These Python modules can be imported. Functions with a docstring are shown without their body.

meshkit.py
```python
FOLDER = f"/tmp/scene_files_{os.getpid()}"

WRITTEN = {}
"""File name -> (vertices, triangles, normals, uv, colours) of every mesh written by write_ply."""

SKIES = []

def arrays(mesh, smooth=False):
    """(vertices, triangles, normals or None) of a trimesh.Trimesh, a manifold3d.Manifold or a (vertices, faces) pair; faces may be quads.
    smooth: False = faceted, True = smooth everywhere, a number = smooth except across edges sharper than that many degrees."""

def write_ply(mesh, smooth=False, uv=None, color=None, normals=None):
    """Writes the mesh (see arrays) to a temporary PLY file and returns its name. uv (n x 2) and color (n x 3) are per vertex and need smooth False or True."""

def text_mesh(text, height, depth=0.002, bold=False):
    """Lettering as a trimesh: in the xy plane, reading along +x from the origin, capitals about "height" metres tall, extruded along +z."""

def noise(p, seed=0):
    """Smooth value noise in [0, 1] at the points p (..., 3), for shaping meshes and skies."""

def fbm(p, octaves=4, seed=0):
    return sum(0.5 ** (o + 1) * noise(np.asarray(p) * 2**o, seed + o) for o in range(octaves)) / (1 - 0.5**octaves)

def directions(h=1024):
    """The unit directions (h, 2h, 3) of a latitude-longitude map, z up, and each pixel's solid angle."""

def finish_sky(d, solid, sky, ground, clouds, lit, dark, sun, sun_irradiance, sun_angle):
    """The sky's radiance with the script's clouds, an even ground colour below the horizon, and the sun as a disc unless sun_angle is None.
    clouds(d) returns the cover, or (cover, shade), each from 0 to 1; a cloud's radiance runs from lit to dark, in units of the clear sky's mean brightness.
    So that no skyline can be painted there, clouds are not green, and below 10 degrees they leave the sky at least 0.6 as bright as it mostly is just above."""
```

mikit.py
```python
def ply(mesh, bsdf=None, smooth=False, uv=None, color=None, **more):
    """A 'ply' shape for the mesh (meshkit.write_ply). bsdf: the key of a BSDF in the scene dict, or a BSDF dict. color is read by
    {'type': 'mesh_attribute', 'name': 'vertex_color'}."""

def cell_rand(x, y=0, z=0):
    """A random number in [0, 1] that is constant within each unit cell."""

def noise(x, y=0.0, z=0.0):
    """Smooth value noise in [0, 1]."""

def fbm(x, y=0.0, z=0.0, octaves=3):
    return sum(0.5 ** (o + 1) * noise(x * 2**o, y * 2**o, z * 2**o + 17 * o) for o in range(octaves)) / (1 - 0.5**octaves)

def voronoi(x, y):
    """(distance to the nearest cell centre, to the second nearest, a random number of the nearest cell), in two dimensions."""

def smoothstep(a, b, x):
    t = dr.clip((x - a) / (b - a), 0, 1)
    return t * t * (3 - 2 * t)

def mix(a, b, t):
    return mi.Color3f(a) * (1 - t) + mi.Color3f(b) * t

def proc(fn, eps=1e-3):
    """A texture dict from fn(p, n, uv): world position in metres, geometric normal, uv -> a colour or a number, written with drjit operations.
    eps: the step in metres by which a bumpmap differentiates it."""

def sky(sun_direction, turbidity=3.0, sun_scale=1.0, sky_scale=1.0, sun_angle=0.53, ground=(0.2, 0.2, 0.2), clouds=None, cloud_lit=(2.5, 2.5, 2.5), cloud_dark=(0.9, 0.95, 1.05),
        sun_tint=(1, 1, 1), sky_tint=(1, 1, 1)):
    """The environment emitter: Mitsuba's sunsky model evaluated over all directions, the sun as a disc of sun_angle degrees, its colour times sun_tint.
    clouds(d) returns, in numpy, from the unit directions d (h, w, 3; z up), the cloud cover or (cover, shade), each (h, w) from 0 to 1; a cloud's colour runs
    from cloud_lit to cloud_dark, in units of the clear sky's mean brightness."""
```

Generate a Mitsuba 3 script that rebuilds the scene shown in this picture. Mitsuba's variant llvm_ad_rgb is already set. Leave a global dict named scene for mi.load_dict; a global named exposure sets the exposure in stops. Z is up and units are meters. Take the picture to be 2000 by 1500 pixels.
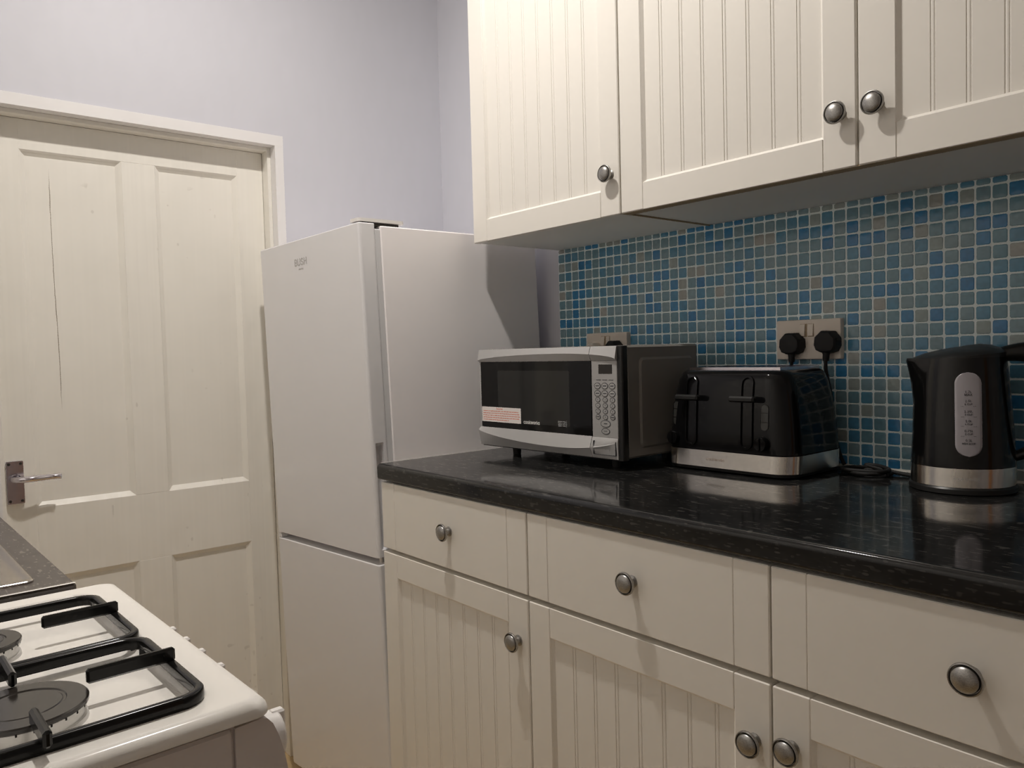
import math
import numpy as np
import trimesh
import manifold3d as m3
import shapely.geometry as sg
import mitsuba as mi
import drjit as dr
import mikit
import meshkit

T = mi.ScalarTransform4f
rng = np.random.default_rng(7)
scene, labels = {}, {}

# ------------------------------------------------------------------ camera, lights, exposure
CAM = np.array([1.53317, -1.45837, 1.14450])
yaw, pitch, roll, FOC = math.radians(50.0478), math.radians(-2.39883), math.radians(-1.51432), 1517.17
cy_, sy_ = math.cos(yaw), math.sin(yaw)
FWD = np.array([-sy_ * math.cos(pitch), cy_ * math.cos(pitch), math.sin(pitch)])
RGT = np.array([cy_, sy_, 0.0])
UPV = np.cross(RGT, FWD)
UPV = -math.sin(roll) * RGT + math.cos(roll) * UPV
scene['camera'] = {'type': 'perspective', 'fov': 2 * math.degrees(math.atan(1000 / FOC)), 'fov_axis': 'x', 'near_clip': 0.02,
                   'to_world': T().look_at(origin=CAM.tolist(), target=(CAM + FWD).tolist(), up=UPV.tolist())}
exposure = -0.13
LAMP = np.array([0.33, -0.90, 2.50])       # the small downlight on the ceiling (its glass faces down)
LAMP_RADIANCE = (1840.0, 1735.0, 1610.0)
LAMP_RADIUS = 0.032

# ------------------------------------------------------------------ materials
def principled(rgb, rough=0.4, spec=0.5, **kw):
    d = {'type': 'principled', 'base_color': {'type': 'rgb', 'value': list(rgb)} if isinstance(rgb, (tuple, list)) else rgb,
         'roughness': rough, 'specular': spec}
    d.update(kw)
    return {'type': 'twosided', 'bsdf': d}


def bumped(inner, fn, scale=1.0, eps=1e-3):
    return {'type': 'twosided', 'bsdf': {'type': 'bumpmap', 'arbitrary': mikit.proc(fn, eps), 'scale': scale, 'bsdf': inner['bsdf']}}


def wall_col(p, n, uv):
    m = mikit.fbm(p.x * 3.1 + 5, p.y * 3.1 + 3, p.z * 2.3, 3)
    s = mikit.noise(p.x * 60, p.y * 60, p.z * 14)
    k = 0.96 + 0.06 * m + 0.02 * s
    return mi.Color3f(0.545, 0.55, 0.60) * k


def wall_bump(p, n, uv):
    return 0.0012 * mikit.fbm(p.x * 9, p.y * 9, p.z * 9, 3) + 0.00025 * mikit.noise(p.x * 120, p.y * 120, p.z * 50)


def door_col(p, n, uv):
    streak = mikit.noise(p.y * 220, p.z * 5, p.x * 40)
    m = mikit.fbm(p.y * 6, p.z * 3, 1.7, 3)
    base = mi.Color3f(0.755, 0.735, 0.68) * (0.95 + 0.03 * streak + 0.06 * m)
    # the long hairline crack in the panel beside the handle
    yc = -1.0925 + 0.0025 * mikit.noise(p.z * 14) + 0.004 * mikit.smoothstep(1.4, 1.1, p.z) + 0.0008 * mikit.noise(p.z * 90)
    w = 0.0009 + 0.0006 * mikit.noise(p.z * 30 + 4)
    crack = mikit.smoothstep(w, 0.3 * w, dr.abs(p.y - yc)) * mikit.smoothstep(1.02, 1.10, p.z) * mikit.smoothstep(1.62, 1.54, p.z)
    chip = mikit.smoothstep(0.80, 0.86, mikit.noise(p.y * 90, p.z * 60, 3.3)) * mikit.smoothstep(0.70, 0.80, mikit.noise(p.y * 11, p.z * 9, 8.0))
    return mikit.mix(base, mi.Color3f(0.20, 0.17, 0.13), dr.clip(0.85 * crack + 0.18 * chip, 0, 1))


def door_bump(p, n, uv):
    return 0.0006 * mikit.noise(p.y * 150, p.z * 4, p.x * 60) + 0.0022 * mikit.fbm(p.y * 22, p.z * 12, p.x * 20, 2)


def tile_col(p, n, uv):
    c = dr.floor(p.x / 0.025 + 0.0001)
    r = dr.floor((p.z - 0.9018) / 0.025 + 0.0001)
    a, b = mikit.cell_rand(c + 3, r, 11), mikit.cell_rand(c, r + 7, 23)
    teal = mikit.mix(mi.Color3f(0.120, 0.245, 0.310), mi.Color3f(0.190, 0.285, 0.325), b)
    slate = mikit.mix(mi.Color3f(0.090, 0.235, 0.340), mi.Color3f(0.065, 0.215, 0.350), b)
    vivid = mikit.mix(mi.Color3f(0.030, 0.165, 0.345), mi.Color3f(0.045, 0.205, 0.390), b)
    pale = mikit.mix(mi.Color3f(0.245, 0.315, 0.315), mi.Color3f(0.310, 0.318, 0.300), b)
    col = dr.select(a < 0.46, teal, dr.select(a < 0.72, slate, dr.select(a < 0.91, vivid, pale)))
    v = mikit.fbm(p.x * 160, p.z * 160, c * 3 + r * 7, 2)
    return col * (0.95 + 0.27 * v)


def worktop_col(p, n, uv):
    q = mi.Point3f(p.x * 0.55, p.y * 1.0, p.z)
    cloud = mikit.fbm(q.x * 60, q.y * 60, q.z * 60, 3)
    f = mikit.noise(q.x * 260, q.y * 330, q.z * 330)
    g = mikit.noise(q.x * 130 + 9, q.y * 210 + 4, q.z * 210)
    fleck = mikit.smoothstep(0.74, 0.84, f) * 0.6 + mikit.smoothstep(0.78, 0.86, g) * 0.8
    fleck = dr.clip(fleck * mikit.smoothstep(0.25, 0.6, cloud), 0, 1)
    return mikit.mix(mi.Color3f(0.006, 0.006, 0.006) + 0.008 * cloud, mi.Color3f(0.048, 0.046, 0.043), fleck)


def worktop_rough(p, n, uv):
    return 0.045 + 0.075 * mikit.fbm(p.x * 25, p.y * 40, p.z * 30, 2)


def left_top_col(p, n, uv):
    g = mikit.noise(p.x * 110 + 9, p.y * 330 + 4, p.z * 300)
    fleck = mikit.smoothstep(0.78, 0.88, g)
    cloud = mikit.fbm(p.x * 40, p.y * 50, p.z * 50, 3)
    return mikit.mix(mi.Color3f(0.060, 0.050, 0.045) * (0.7 + 0.6 * cloud), mi.Color3f(0.13, 0.115, 0.10), fleck)


def floor_col(p, n, uv):
    r = dr.floor(p.y / 0.13)
    s = mikit.cell_rand(r, dr.floor(p.x / 0.9 + mikit.cell_rand(r, 4) * 3), 2)
    grain = mikit.noise(p.x * 7, p.y * 140, s * 20)
    return mikit.mix(mi.Color3f(0.42, 0.30, 0.16), mi.Color3f(0.54, 0.41, 0.23), 0.5 * s + 0.5 * grain)


def pine_col(p, n, uv):
    g = mikit.noise(p.y * 70, p.z * 2.5, 1.0)
    return mikit.mix(mi.Color3f(0.60, 0.27, 0.055), mi.Color3f(0.46, 0.18, 0.03), g)


def pewter_col(p, n, uv):
    v = mikit.fbm(p.x * 900, p.y * 900, p.z * 900, 2)
    return mi.Color3f(0.36, 0.35, 0.335) * (0.72 + 0.5 * v)


M = {
    'wall_paint': bumped(principled(mikit.proc(wall_col), 0.55, 0.4), wall_bump),
    'ceiling_paint': principled((0.86, 0.85, 0.83), 0.8, 0.2),
    'door_paint': bumped(principled(mikit.proc(door_col), 0.38, 0.5), door_bump),
    'trim_paint': principled((0.72, 0.70, 0.65), 0.45, 0.5),
    'rough_trim_paint': bumped(principled((0.70, 0.69, 0.69), 0.5, 0.4), wall_bump, 2.0),
    'cream': principled((0.705, 0.68, 0.63), 0.36, 0.5),
    'carcass_white': principled((0.66, 0.66, 0.63), 0.4, 0.4),
    'cabinet_edge': principled((0.30, 0.235, 0.15), 0.6, 0.3),
    'dark_gap': principled((0.02, 0.018, 0.016), 0.7, 0.2),
    'pewter': principled(mikit.proc(pewter_col), 0.36, 0.5, metallic=1.0),
    'pewter_dark': principled((0.06, 0.055, 0.05), 0.45, 0.5, metallic=0.8),
    'chrome': {'type': 'twosided', 'bsdf': {'type': 'roughconductor', 'material': 'Cr', 'alpha': 0.03}},
    'steel': {'type': 'twosided', 'bsdf': {'type': 'roughconductor', 'specular_reflectance': {'type': 'rgb', 'value': [0.92, 0.87, 0.80]}, 'alpha_u': 0.03, 'alpha_v': 0.15}},
    'sink_steel': {'type': 'twosided', 'bsdf': {'type': 'roughconductor', 'specular_reflectance': {'type': 'rgb', 'value': [0.72, 0.675, 0.61]}, 'alpha': 0.08}},
    'aluminium': principled((0.75, 0.73, 0.70), 0.3, 0.5, metallic=1.0),
    'burner_alloy': principled((0.66, 0.65, 0.63), 0.35, 0.5, metallic=0.7),
    'tile': principled(mikit.proc(tile_col), 0.16, 0.5),
    'grout': principled((0.80, 0.88, 0.89), 0.85, 0.2),
    'sealant': principled((0.60, 0.585, 0.54), 0.5, 0.4),
    'worktop': principled(mikit.proc(worktop_col), mikit.proc(worktop_rough), 0.38),
    'left_worktop': principled(mikit.proc(left_top_col), 0.30, 0.5),
    'brown_laminate': principled((0.30, 0.24, 0.20), 0.5, 0.4),
    'floor': principled(mikit.proc(floor_col), 0.4, 0.4),
    'pine': principled(mikit.proc(pine_col), 0.4, 0.5),
    'fridge_white': principled((0.705, 0.70, 0.715), 0.15, 0.5),
    'fridge_side': principled((0.85, 0.82, 0.825), 0.34, 0.5),
    'seal_grey': principled((0.58, 0.58, 0.59), 0.6, 0.3),
    'logo_grey': principled((0.40, 0.39, 0.385), 0.4, 0.5),
    'silver_plastic': principled((0.47, 0.465, 0.46), 0.34, 0.5, metallic=0.35),
    'panel_silver': principled((0.36, 0.355, 0.35), 0.45, 0.5, metallic=0.25),
    'microwave_case': principled((0.19, 0.18, 0.165), 0.36, 0.5),
    'black_glass': principled((0.006, 0.006, 0.006), 0.05, 0.28),
    'window_mesh': principled((0.022, 0.022, 0.021), 0.06, 0.30),
    'display': principled((0.022, 0.019, 0.016), 0.2, 0.4),
    'ink': principled((0.05, 0.05, 0.055), 0.6, 0.2),
    'label_white': principled((0.78, 0.72, 0.69), 0.6, 0.3),
    'label_red': principled((0.62, 0.22, 0.16), 0.6, 0.3),
    'print_white': principled((0.75, 0.74, 0.72), 0.5, 0.3),
    'gloss_black': principled((0.004, 0.004, 0.0045), 0.07, 0.30),
    'kettle_black': principled((0.004, 0.004, 0.004), 0.09, 0.36),
    'satin_black': principled((0.010, 0.010, 0.010), 0.35, 0.4),
    'button_grey': principled((0.030, 0.030, 0.028), 0.35, 0.5),
    'rubber_black': principled((0.012, 0.012, 0.012), 0.6, 0.3),
    'gauge': principled((0.32, 0.30, 0.32), 0.2, 0.5),
    'socket_plastic': principled((0.66, 0.60, 0.53), 0.35, 0.5),
    'enamel_white': principled((0.74, 0.72, 0.68), 0.12, 0.5),
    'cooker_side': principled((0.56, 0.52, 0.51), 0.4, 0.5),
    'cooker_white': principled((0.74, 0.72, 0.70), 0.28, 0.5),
    'enamel_black': principled((0.006, 0.006, 0.006), 0.17, 0.26),
    'burner_black': principled((0.020, 0.017, 0.015), 0.14, 0.6),
}
for k, v in M.items():
    scene['mat_' + k] = v


# ------------------------------------------------------------------ mesh helpers
def cat(*ms):
    return trimesh.util.concatenate([m for m in ms if m is not None])


def man(m):
    mm = m.to_mesh()
    return trimesh.Trimesh(np.array(mm.vert_properties[:, :3]), np.array(mm.tri_verts), process=False)


def to_man(t):
    return m3.Manifold(m3.Mesh(np.asarray(t.vertices, np.float32), np.asarray(t.faces, np.uint32)))


def cbox(x0, x1, y0, y1, z0, z1, c=0.001):
    """A box with chamfered edges."""
    c = min(c, 0.49 * min(x1 - x0, y1 - y0, z1 - z0))
    if c <= 0:
        b = trimesh.creation.box(extents=(x1 - x0, y1 - y0, z1 - z0))
        b.apply_translation(((x0 + x1) / 2, (y0 + y1) / 2, (z0 + z1) / 2))
        return b
    pts = []
    for sx in (0, 1):
        for sy in (0, 1):
            for sz in (0, 1):
                X, Y, Z = (x1 if sx else x0), (y1 if sy else y0), (z1 if sz else z0)
                dx, dy, dz = (-c if sx else c), (-c if sy else c), (-c if sz else c)
                pts += [(X, Y + dy, Z + dz), (X + dx, Y, Z + dz), (X + dx, Y + dy, Z)]
    return trimesh.convex.convex_hull(np.array(pts))


def extrude(poly, axis, a, b):
    """Extrudes a polygon given in the two other axes (cyclic order kept: x->(y,z), y->(x,z), z->(x,y)) from a to b along axis."""
    if not isinstance(poly, sg.Polygon):
        poly = sg.Polygon(poly)
    m = trimesh.creation.extrude_polygon(poly, b - a, engine='earcut')
    v = np.array(m.vertices)
    if axis == 'x':
        v = np.stack([v[:, 2] + a, v[:, 0], v[:, 1]], 1)
        f = m.faces
    elif axis == 'y':
        v = np.stack([v[:, 0], v[:, 2] + a, v[:, 1]], 1)
        f = m.faces[:, ::-1]
    else:
        v = v + [0, 0, a]
        f = m.faces
    return trimesh.Trimesh(v, f, process=False)


def rrect(x0, x1, y0, y1, r, n=6):
    return sg.box(x0 + r, y0 + r, x1 - r, y1 - r).buffer(r, quad_segs=n)


def ring_points(x0, x1, y0, y1, r, n=8):
    """Points of a rounded rectangle, counter-clockwise, always 4 * (n + 1) of them."""
    out = []
    for cx, cy, a0 in ((x1 - r, y1 - r, 0), (x0 + r, y1 - r, 90), (x0 + r, y0 + r, 180), (x1 - r, y0 + r, 270)):
        for k in range(n + 1):
            a = math.radians(a0 + 90 * k / n)
            out.append((cx + r * math.cos(a), cy + r * math.sin(a)))
    return np.array(out)


def loft(sections, cap0=True, cap1=True):
    """Rings of equal point count (arrays n x 3) joined one after another, ends closed by fans."""
    n = len(sections[0])
    v = np.vstack(sections)
    f = []
    for s in range(len(sections) - 1):
        for i in range(n):
            a, b = s * n + i, s * n + (i + 1) % n
            f += [(a, b, b + n), (a, b + n, a + n)]
    v = list(map(tuple, v))
    for on, s in ((cap0, 0), (cap1, len(sections) - 1)):
        if on:
            c = len(v)
            v.append(tuple(np.mean(sections[s], 0)))
            for i in range(n):
                a, b = s * n + i, s * n + (i + 1) % n
                f.append((c, b, a) if s == 0 else (c, a, b))
    return trimesh.Trimesh(np.array(v), np.array(f), process=False)


def z_loft(list_of, **k):
    """list_of (xy ring, z)."""
    return loft([np.column_stack([r, np.full(len(r), z)]) for r, z in list_of], **k)


def lathe(profile, n=40):
    """A solid of revolution about z from (r, z) pairs, bottom to top, ends closed."""
    a = np.linspace(0, 2 * np.pi, n, endpoint=False)
    return loft([np.column_stack([max(r, 1e-5) * np.cos(a), max(r, 1e-5) * np.sin(a), np.full(n, z)]) for r, z in profile])


def tube(path, r, n=10):
    """A round tube along a list of points; r a number or one per point."""
    p = np.array(path, float)
    r = np.broadcast_to(r, len(p))
    t = np.gradient(p, axis=0)
    t /= np.linalg.norm(t, axis=1, keepdims=True)
    u = np.cross(t[0], [0, 0, 1] if abs(t[0][2]) < 0.9 else [1, 0, 0])
    rings = []
    a = np.linspace(0, 2 * np.pi, n, endpoint=False)
    for i in range(len(p)):
        u = u - t[i] * (u @ t[i])
        u /= np.linalg.norm(u)
        w = np.cross(t[i], u)
        rings.append(p[i] + r[i] * (np.cos(a)[:, None] * u + np.sin(a)[:, None] * w))
    return loft(rings)


def spline(pts, n=60):
    from scipy.interpolate import CubicSpline
    p = np.array(pts, float)
    d = np.r_[0, np.cumsum(np.linalg.norm(np.diff(p, axis=0), axis=1))]
    return CubicSpline(d, p)(np.linspace(0, d[-1], n))


def moved(m, dx=0, dy=0, dz=0):
    m = m.copy()
    m.apply_translation((dx, dy, dz))
    return m


def turned(m, axis, deg, about=(0, 0, 0)):
    m = m.copy()
    m.apply_transform(trimesh.transformations.rotation_matrix(math.radians(deg), axis, about))
    return m


def moulding(x0, x1, z0, z1, w, yf, yb):
    """Mitred sloping strip round the inside of a frame whose face looks towards -y: full height at the rim, running down to yb."""
    o = [(x0, z0), (x1, z0), (x1, z1), (x0, z1)]
    i = [(x0 + w, z0 + w), (x1 - w, z0 + w), (x1 - w, z1 - w), (x0 + w, z1 - w)]
    v = [(x, yf, z) for x, z in o] + [(x, yb, z) for x, z in o] + [(x, yb, z) for x, z in i]
    f = []
    for k in range(4):
        l = (k + 1) % 4
        f += [(k, l, 8 + l), (k, 8 + l, 8 + k), (8 + k, 8 + l, 4 + l), (8 + k, 4 + l, 4 + k), (4 + k, 4 + l, l), (4 + k, l, k)]
    return trimesh.Trimesh(np.array(v, float), np.array(f), process=False)


def text(s, h, depth=0.0004, bold=False, anchor='left'):
    """Lettering reading along +x, upright in z, its face towards -y, back at y = 0."""
    m = meshkit.text_mesh(s, h, depth, bold)
    v = np.array(m.vertices)
    v = np.stack([v[:, 0], -v[:, 2], v[:, 1]], 1)
    if anchor == 'mid':
        v[:, 0] -= (v[:, 0].min() + v[:, 0].max()) / 2
    return trimesh.Trimesh(v, m.faces, process=False)


# ------------------------------------------------------------------ scene helpers
def numbered(key):
    if not any(k == key or k.startswith(key + '__') for k in scene):
        return key
    i = 1
    while any(k == f'{key}_{i:03d}' or k.startswith(f'{key}_{i:03d}__') for k in scene):
        i += 1
    return f'{key}_{i:03d}'


def obj(key, mesh, mat, smooth=False, mtx=None, **kw):
    key = numbered(key)
    if mtx is not None:
        mesh = mesh.copy()
        mesh.apply_transform(mtx)
    scene[key] = mikit.ply(mesh, 'mat_' + mat, smooth, **kw)
    return key


def tag(key, label=None, category=None, group=None, kind=None):
    labels[key] = {a: b for a, b in (('label', label), ('category', category), ('group', group), ('kind', kind)) if b}


def struct(key, mesh, mat, smooth=False, label=None, **kw):
    k = obj(key, mesh, mat, smooth, **kw)
    tag(k, label, None, None, 'structure')
    return k


def frame_z(x, y, z, deg):
    m = trimesh.transformations.rotation_matrix(math.radians(deg), (0, 0, 1))
    m[:3, 3] = (x, y, z)
    return m


# ------------------------------------------------------------------ the room
XE, YF, XR, ZC = -0.537, -1.86, 3.30, 2.58
P = 0.025
ZT = 0.9018
struct('floor', cbox(XE - 0.35, XR + 0.1, YF - 0.1, 0.104, -0.06, 0, 0), 'floor', label='brown wooden floor')
struct('ceiling', cbox(XE - 0.1, XR + 0.1, YF - 0.1, 0.104, ZC, ZC + 0.06, 0), 'ceiling_paint', label='white ceiling')
struct('wall_back', cbox(XE - 0.1, XR + 0.1, 0.004, 0.104, 0, ZC, 0), 'wall_paint', label='pale lavender wall with the tiled splashback')
DY0, DY1, DZ = -1.228, -0.556, 1.728       # door opening in the end wall
struct('wall_left', cat(cbox(XE - 0.1, XE, DY1 + 0.024, 0.004, 0, ZC, 0), cbox(XE - 0.1, XE, YF, DY0 - 0.024, 0, ZC, 0),
                        cbox(XE - 0.1, XE, DY0 - 0.024, DY1 + 0.024, DZ + 0.028, ZC, 0)), 'wall_paint', label='pale lavender end wall around the old door')
struct('wall_front', cbox(XE - 0.1, XR + 0.1, YF - 0.1, YF, 0, ZC, 0), 'ceiling_paint', label='white wall behind the cooker')
struct('wall_right', cbox(XR, XR + 0.1, YF, 0.004, 0, ZC, 0), 'wall_paint', label='lavender wall behind the camera')

# door casing: flush painted band, lining, stop bead
band = cat(extrude([(DY0 - 0.024, 0), (DY0, 0), (DY0, DZ), (DY0 - 0.024, DZ)], 'x', XE - 0.1, XE + 0.003),
           extrude([(DY1, 0), (DY1 + 0.024, 0), (DY1 + 0.024, DZ), (DY1, DZ)], 'x', XE - 0.1, XE + 0.003),
           extrude([(DY0 - 0.024, DZ), (DY1 + 0.024, DZ), (DY1 + 0.024, DZ + 0.028), (DY0 - 0.024, DZ + 0.028)], 'x', XE - 0.1, XE + 0.0035))
struct('trim_1', band, 'rough_trim_paint', label='roughly painted cream casing around the door')
stop = cat(cbox(-0.63, -0.565, DY0, DY0 + 0.011, 0, DZ, 0.001), cbox(-0.63, -0.565, DY1 - 0.010, DY1, 0, DZ, 0.001),
           cbox(-0.63, -0.565, DY0 + 0.011, DY1 - 0.010, DZ - 0.010, DZ, 0.001))
obj('trim_1__door_stop', stop, 'trim_paint')
struct('wall_hall', cbox(-0.70, -0.66, DY0 - 0.1, DY1 + 0.1, 0, 1.9, 0), 'dark_gap')

# the four-panel door, built facing -y in (y, -x, z) and turned to face +x
D2W = np.array([[0, -1, 0, 0], [1, 0, 0, 0], [0, 0, 1, 0], [0, 0, 0, 1.0]])
dl, dr_, dt = -1.2165, -0.5675, 1.717
yf, yb = 0.600, 0.640
LX = [dl, -1.152, -0.933, -0.853, -0.640, dr_]
kw = dict(mtx=D2W)
struct('door_1', cbox(dl + .01, dr_ - .01, yf + 0.012, yb, 0.012, dt - .01, 0), 'door_paint', label='old cream four-panel door with a chrome lever handle', **kw)
for a, b in ((LX[0], LX[1]), (LX[4], LX[5])):
    obj('door_1__stile', cbox(a, b, yf, yb - 0.002, 0.008, dt, 0.0003), 'door_paint', **kw)
for z0, z1 in ((0.008, 0.20), (0.633, 0.803), (1.647, dt)):
    obj('door_1__rail', cbox(LX[1], LX[4], yf + 0.0001, yb - 0.002, z0, z1, 0.0002), 'door_paint', **kw)
for z0, z1 in ((0.20, 0.633), (0.803, 1.647)):
    obj('door_1__muntin', cbox(LX[2], LX[3], yf, yb - 0.002, z0, z1, 0.0008), 'door_paint', **kw)
    for a, b in ((LX[1], LX[2]), (LX[3], LX[4])):
        obj('door_1__panel', cbox(a, b, yf + 0.011, yb - 0.006, z0, z1, 0), 'door_paint', **kw)
        obj('door_1__moulding', cat(moulding(a, b, z0, z1, 0.0045, yf + 0.0005, yf + 0.004),
                                    moulding(a + 0.0035, b - 0.0035, z0 + 0.0035, z1 - 0.0035, 0.009, yf + 0.004, yf + 0.0112)), 'door_paint', **kw)
# handle
hx, hz0, hz1 = -1.1935, 0.820, 0.919
obj('door_1__handle_plate', extrude(rrect(-1.2105, -1.1765, hz0, hz1, 0.002), 'y', yf - 0.007, yf - 0.0003), 'chrome', 20, **kw)
lev = spline([(hx, yf - 0.012, 0.879), (hx, yf - 0.036, 0.879), (hx + 0.012, yf - 0.045, 0.879), (hx + 0.045, yf - 0.046, 0.879), (hx + 0.088, yf - 0.044, 0.8785)], 40)
obj('door_1__handle_lever', cat(lathe([(0.0, 0), (0.011, 0), (0.011, 0.004), (0.008, 0.010), (0.008, 0.016)], 28).apply_transform(
    trimesh.transformations.rotation_matrix(math.pi / 2, (1, 0, 0))).apply_translation((hx, yf - 0.006, 0.879)),
    tube(lev, np.linspace(0.0078, 0.0062, 40), 14)), 'chrome', 40, **kw)
for dx in (-1.2055, -1.1815):
    for dz in (hz0 + 0.006, hz1 - 0.006):
        sc = lathe([(0, 0), (0.0034, 0), (0.003, 0.0012), (0, 0.0015)], 16)
        sc.apply_transform(trimesh.transformations.rotation_matrix(math.pi / 2, (1, 0, 0)))
        obj('door_1__screw', moved(sc, dx, yf - 0.0068, dz), 'pewter_dark', 40, **kw)
labels['door_1__handle_plate'] = {'label': 'polished chrome back plate'}
labels['door_1__handle_lever'] = {'label': 'chrome lever'}

# pine door frame post in the wall behind the camera (seen only mirrored in the steel bands)
struct('trim_2', cbox(XR - 0.03, XR, -0.64, -0.32, 0, 2.0, 0.003), 'pine', label='orange pine boarding')

# mosaic tiles on the back wall
NX = 56
obj('wall_back__grout', cbox(0.0, NX * P, 0.0012, 0.0042, 0.9052, 1.4135, 0), 'grout')
obj('wall_back__sealant', extrude([(-0.0045, 0.9051), (0.004, 0.9051), (0.004, 0.9095), (0.0008, 0.9093)], 'x', 0.03, 1.40), 'sealant')


def tile_mesh(w, h, t=0.0040, b=0.0016, r=0.0022):
    """A glass tile facing -y, its front at y = 0: rounded corners, pillowed edge."""
    def ring(ins):
        return ring_points(-w / 2 + ins, w / 2 - ins, -h / 2 + ins, h / 2 - ins, max(r - ins * 0.6, 0.0007), 1)
    R = [(ring(0), t), (ring(0), b), (ring(b * 0.35), b * 0.3), (ring(b), 0.0)]
    secs = [np.column_stack([q[:, 0], np.full(len(q), y), q[:, 1]]) for q, y in R]
    m = loft(secs, cap0=False)
    return m


tiles = []
for c in range(NX):
    for r in range(21):
        z0, z1 = max(ZT + r * P, 0.9082 - 0.00125), min(ZT + r * P + P, 1.4135 + 0.00125)
        tiles.append((c, r, z0, z1))


def tile_seen(c, r):
    x, z = (c + 0.5) * P, ZT + (r + 0.5) * P
    if x > 1.093 or (x > 0.905 and z < 1.125) or (0.41 < x < 0.805 and z < 1.09) or (x < 0.42 and z < 1.135) or (0.655 < x < 0.80 and 1.12 < z < 1.19):
        return False
    return True


seen = sorted([t for t in tiles if tile_seen(t[0], t[1])], key=lambda t: -t[0])
single = {(t[0], t[1]) for t in seen[:300]}
tile_plies = {}
made = 0
rest = []
for c, r, z0, z1 in tiles:
    h = round(z1 - z0 - 0.0025, 5)
    w = 0.0225
    jx, jz = rng.normal(0, 0.00025, 2)
    ax, az = rng.normal(0, 0.0045, 2)
    x, z = (c + 0.5) * P + jx, (z0 + z1) / 2 + (jz if 0 < r < 20 else 0)
    if (c, r) in single:
        if h not in tile_plies:
            tile_plies[h] = mikit.ply(tile_mesh(w, h), 'mat_tile', 25)
        d = dict(tile_plies[h])
        d['to_world'] = T().translate([x, 0, z]).rotate([1, 0, 0], math.degrees(ax)).rotate([0, 0, 1], math.degrees(az))
        scene['wall_back__tile' + (f'_{made:03d}' if made else '')] = d
        made += 1
    else:
        m = tile_mesh(w, h)
        m = turned(turned(m, (0, 0, 1), math.degrees(az)), (1, 0, 0), math.degrees(ax))
        rest.append(moved(m, x, 0, z))
obj('wall_back__small_tiles', cat(*rest), 'tile', 25)
labels['wall_back__small_tiles'] = {'kind': 'stuff', 'label': 'blue glass mosaic tiles further along the splashback'}


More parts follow.
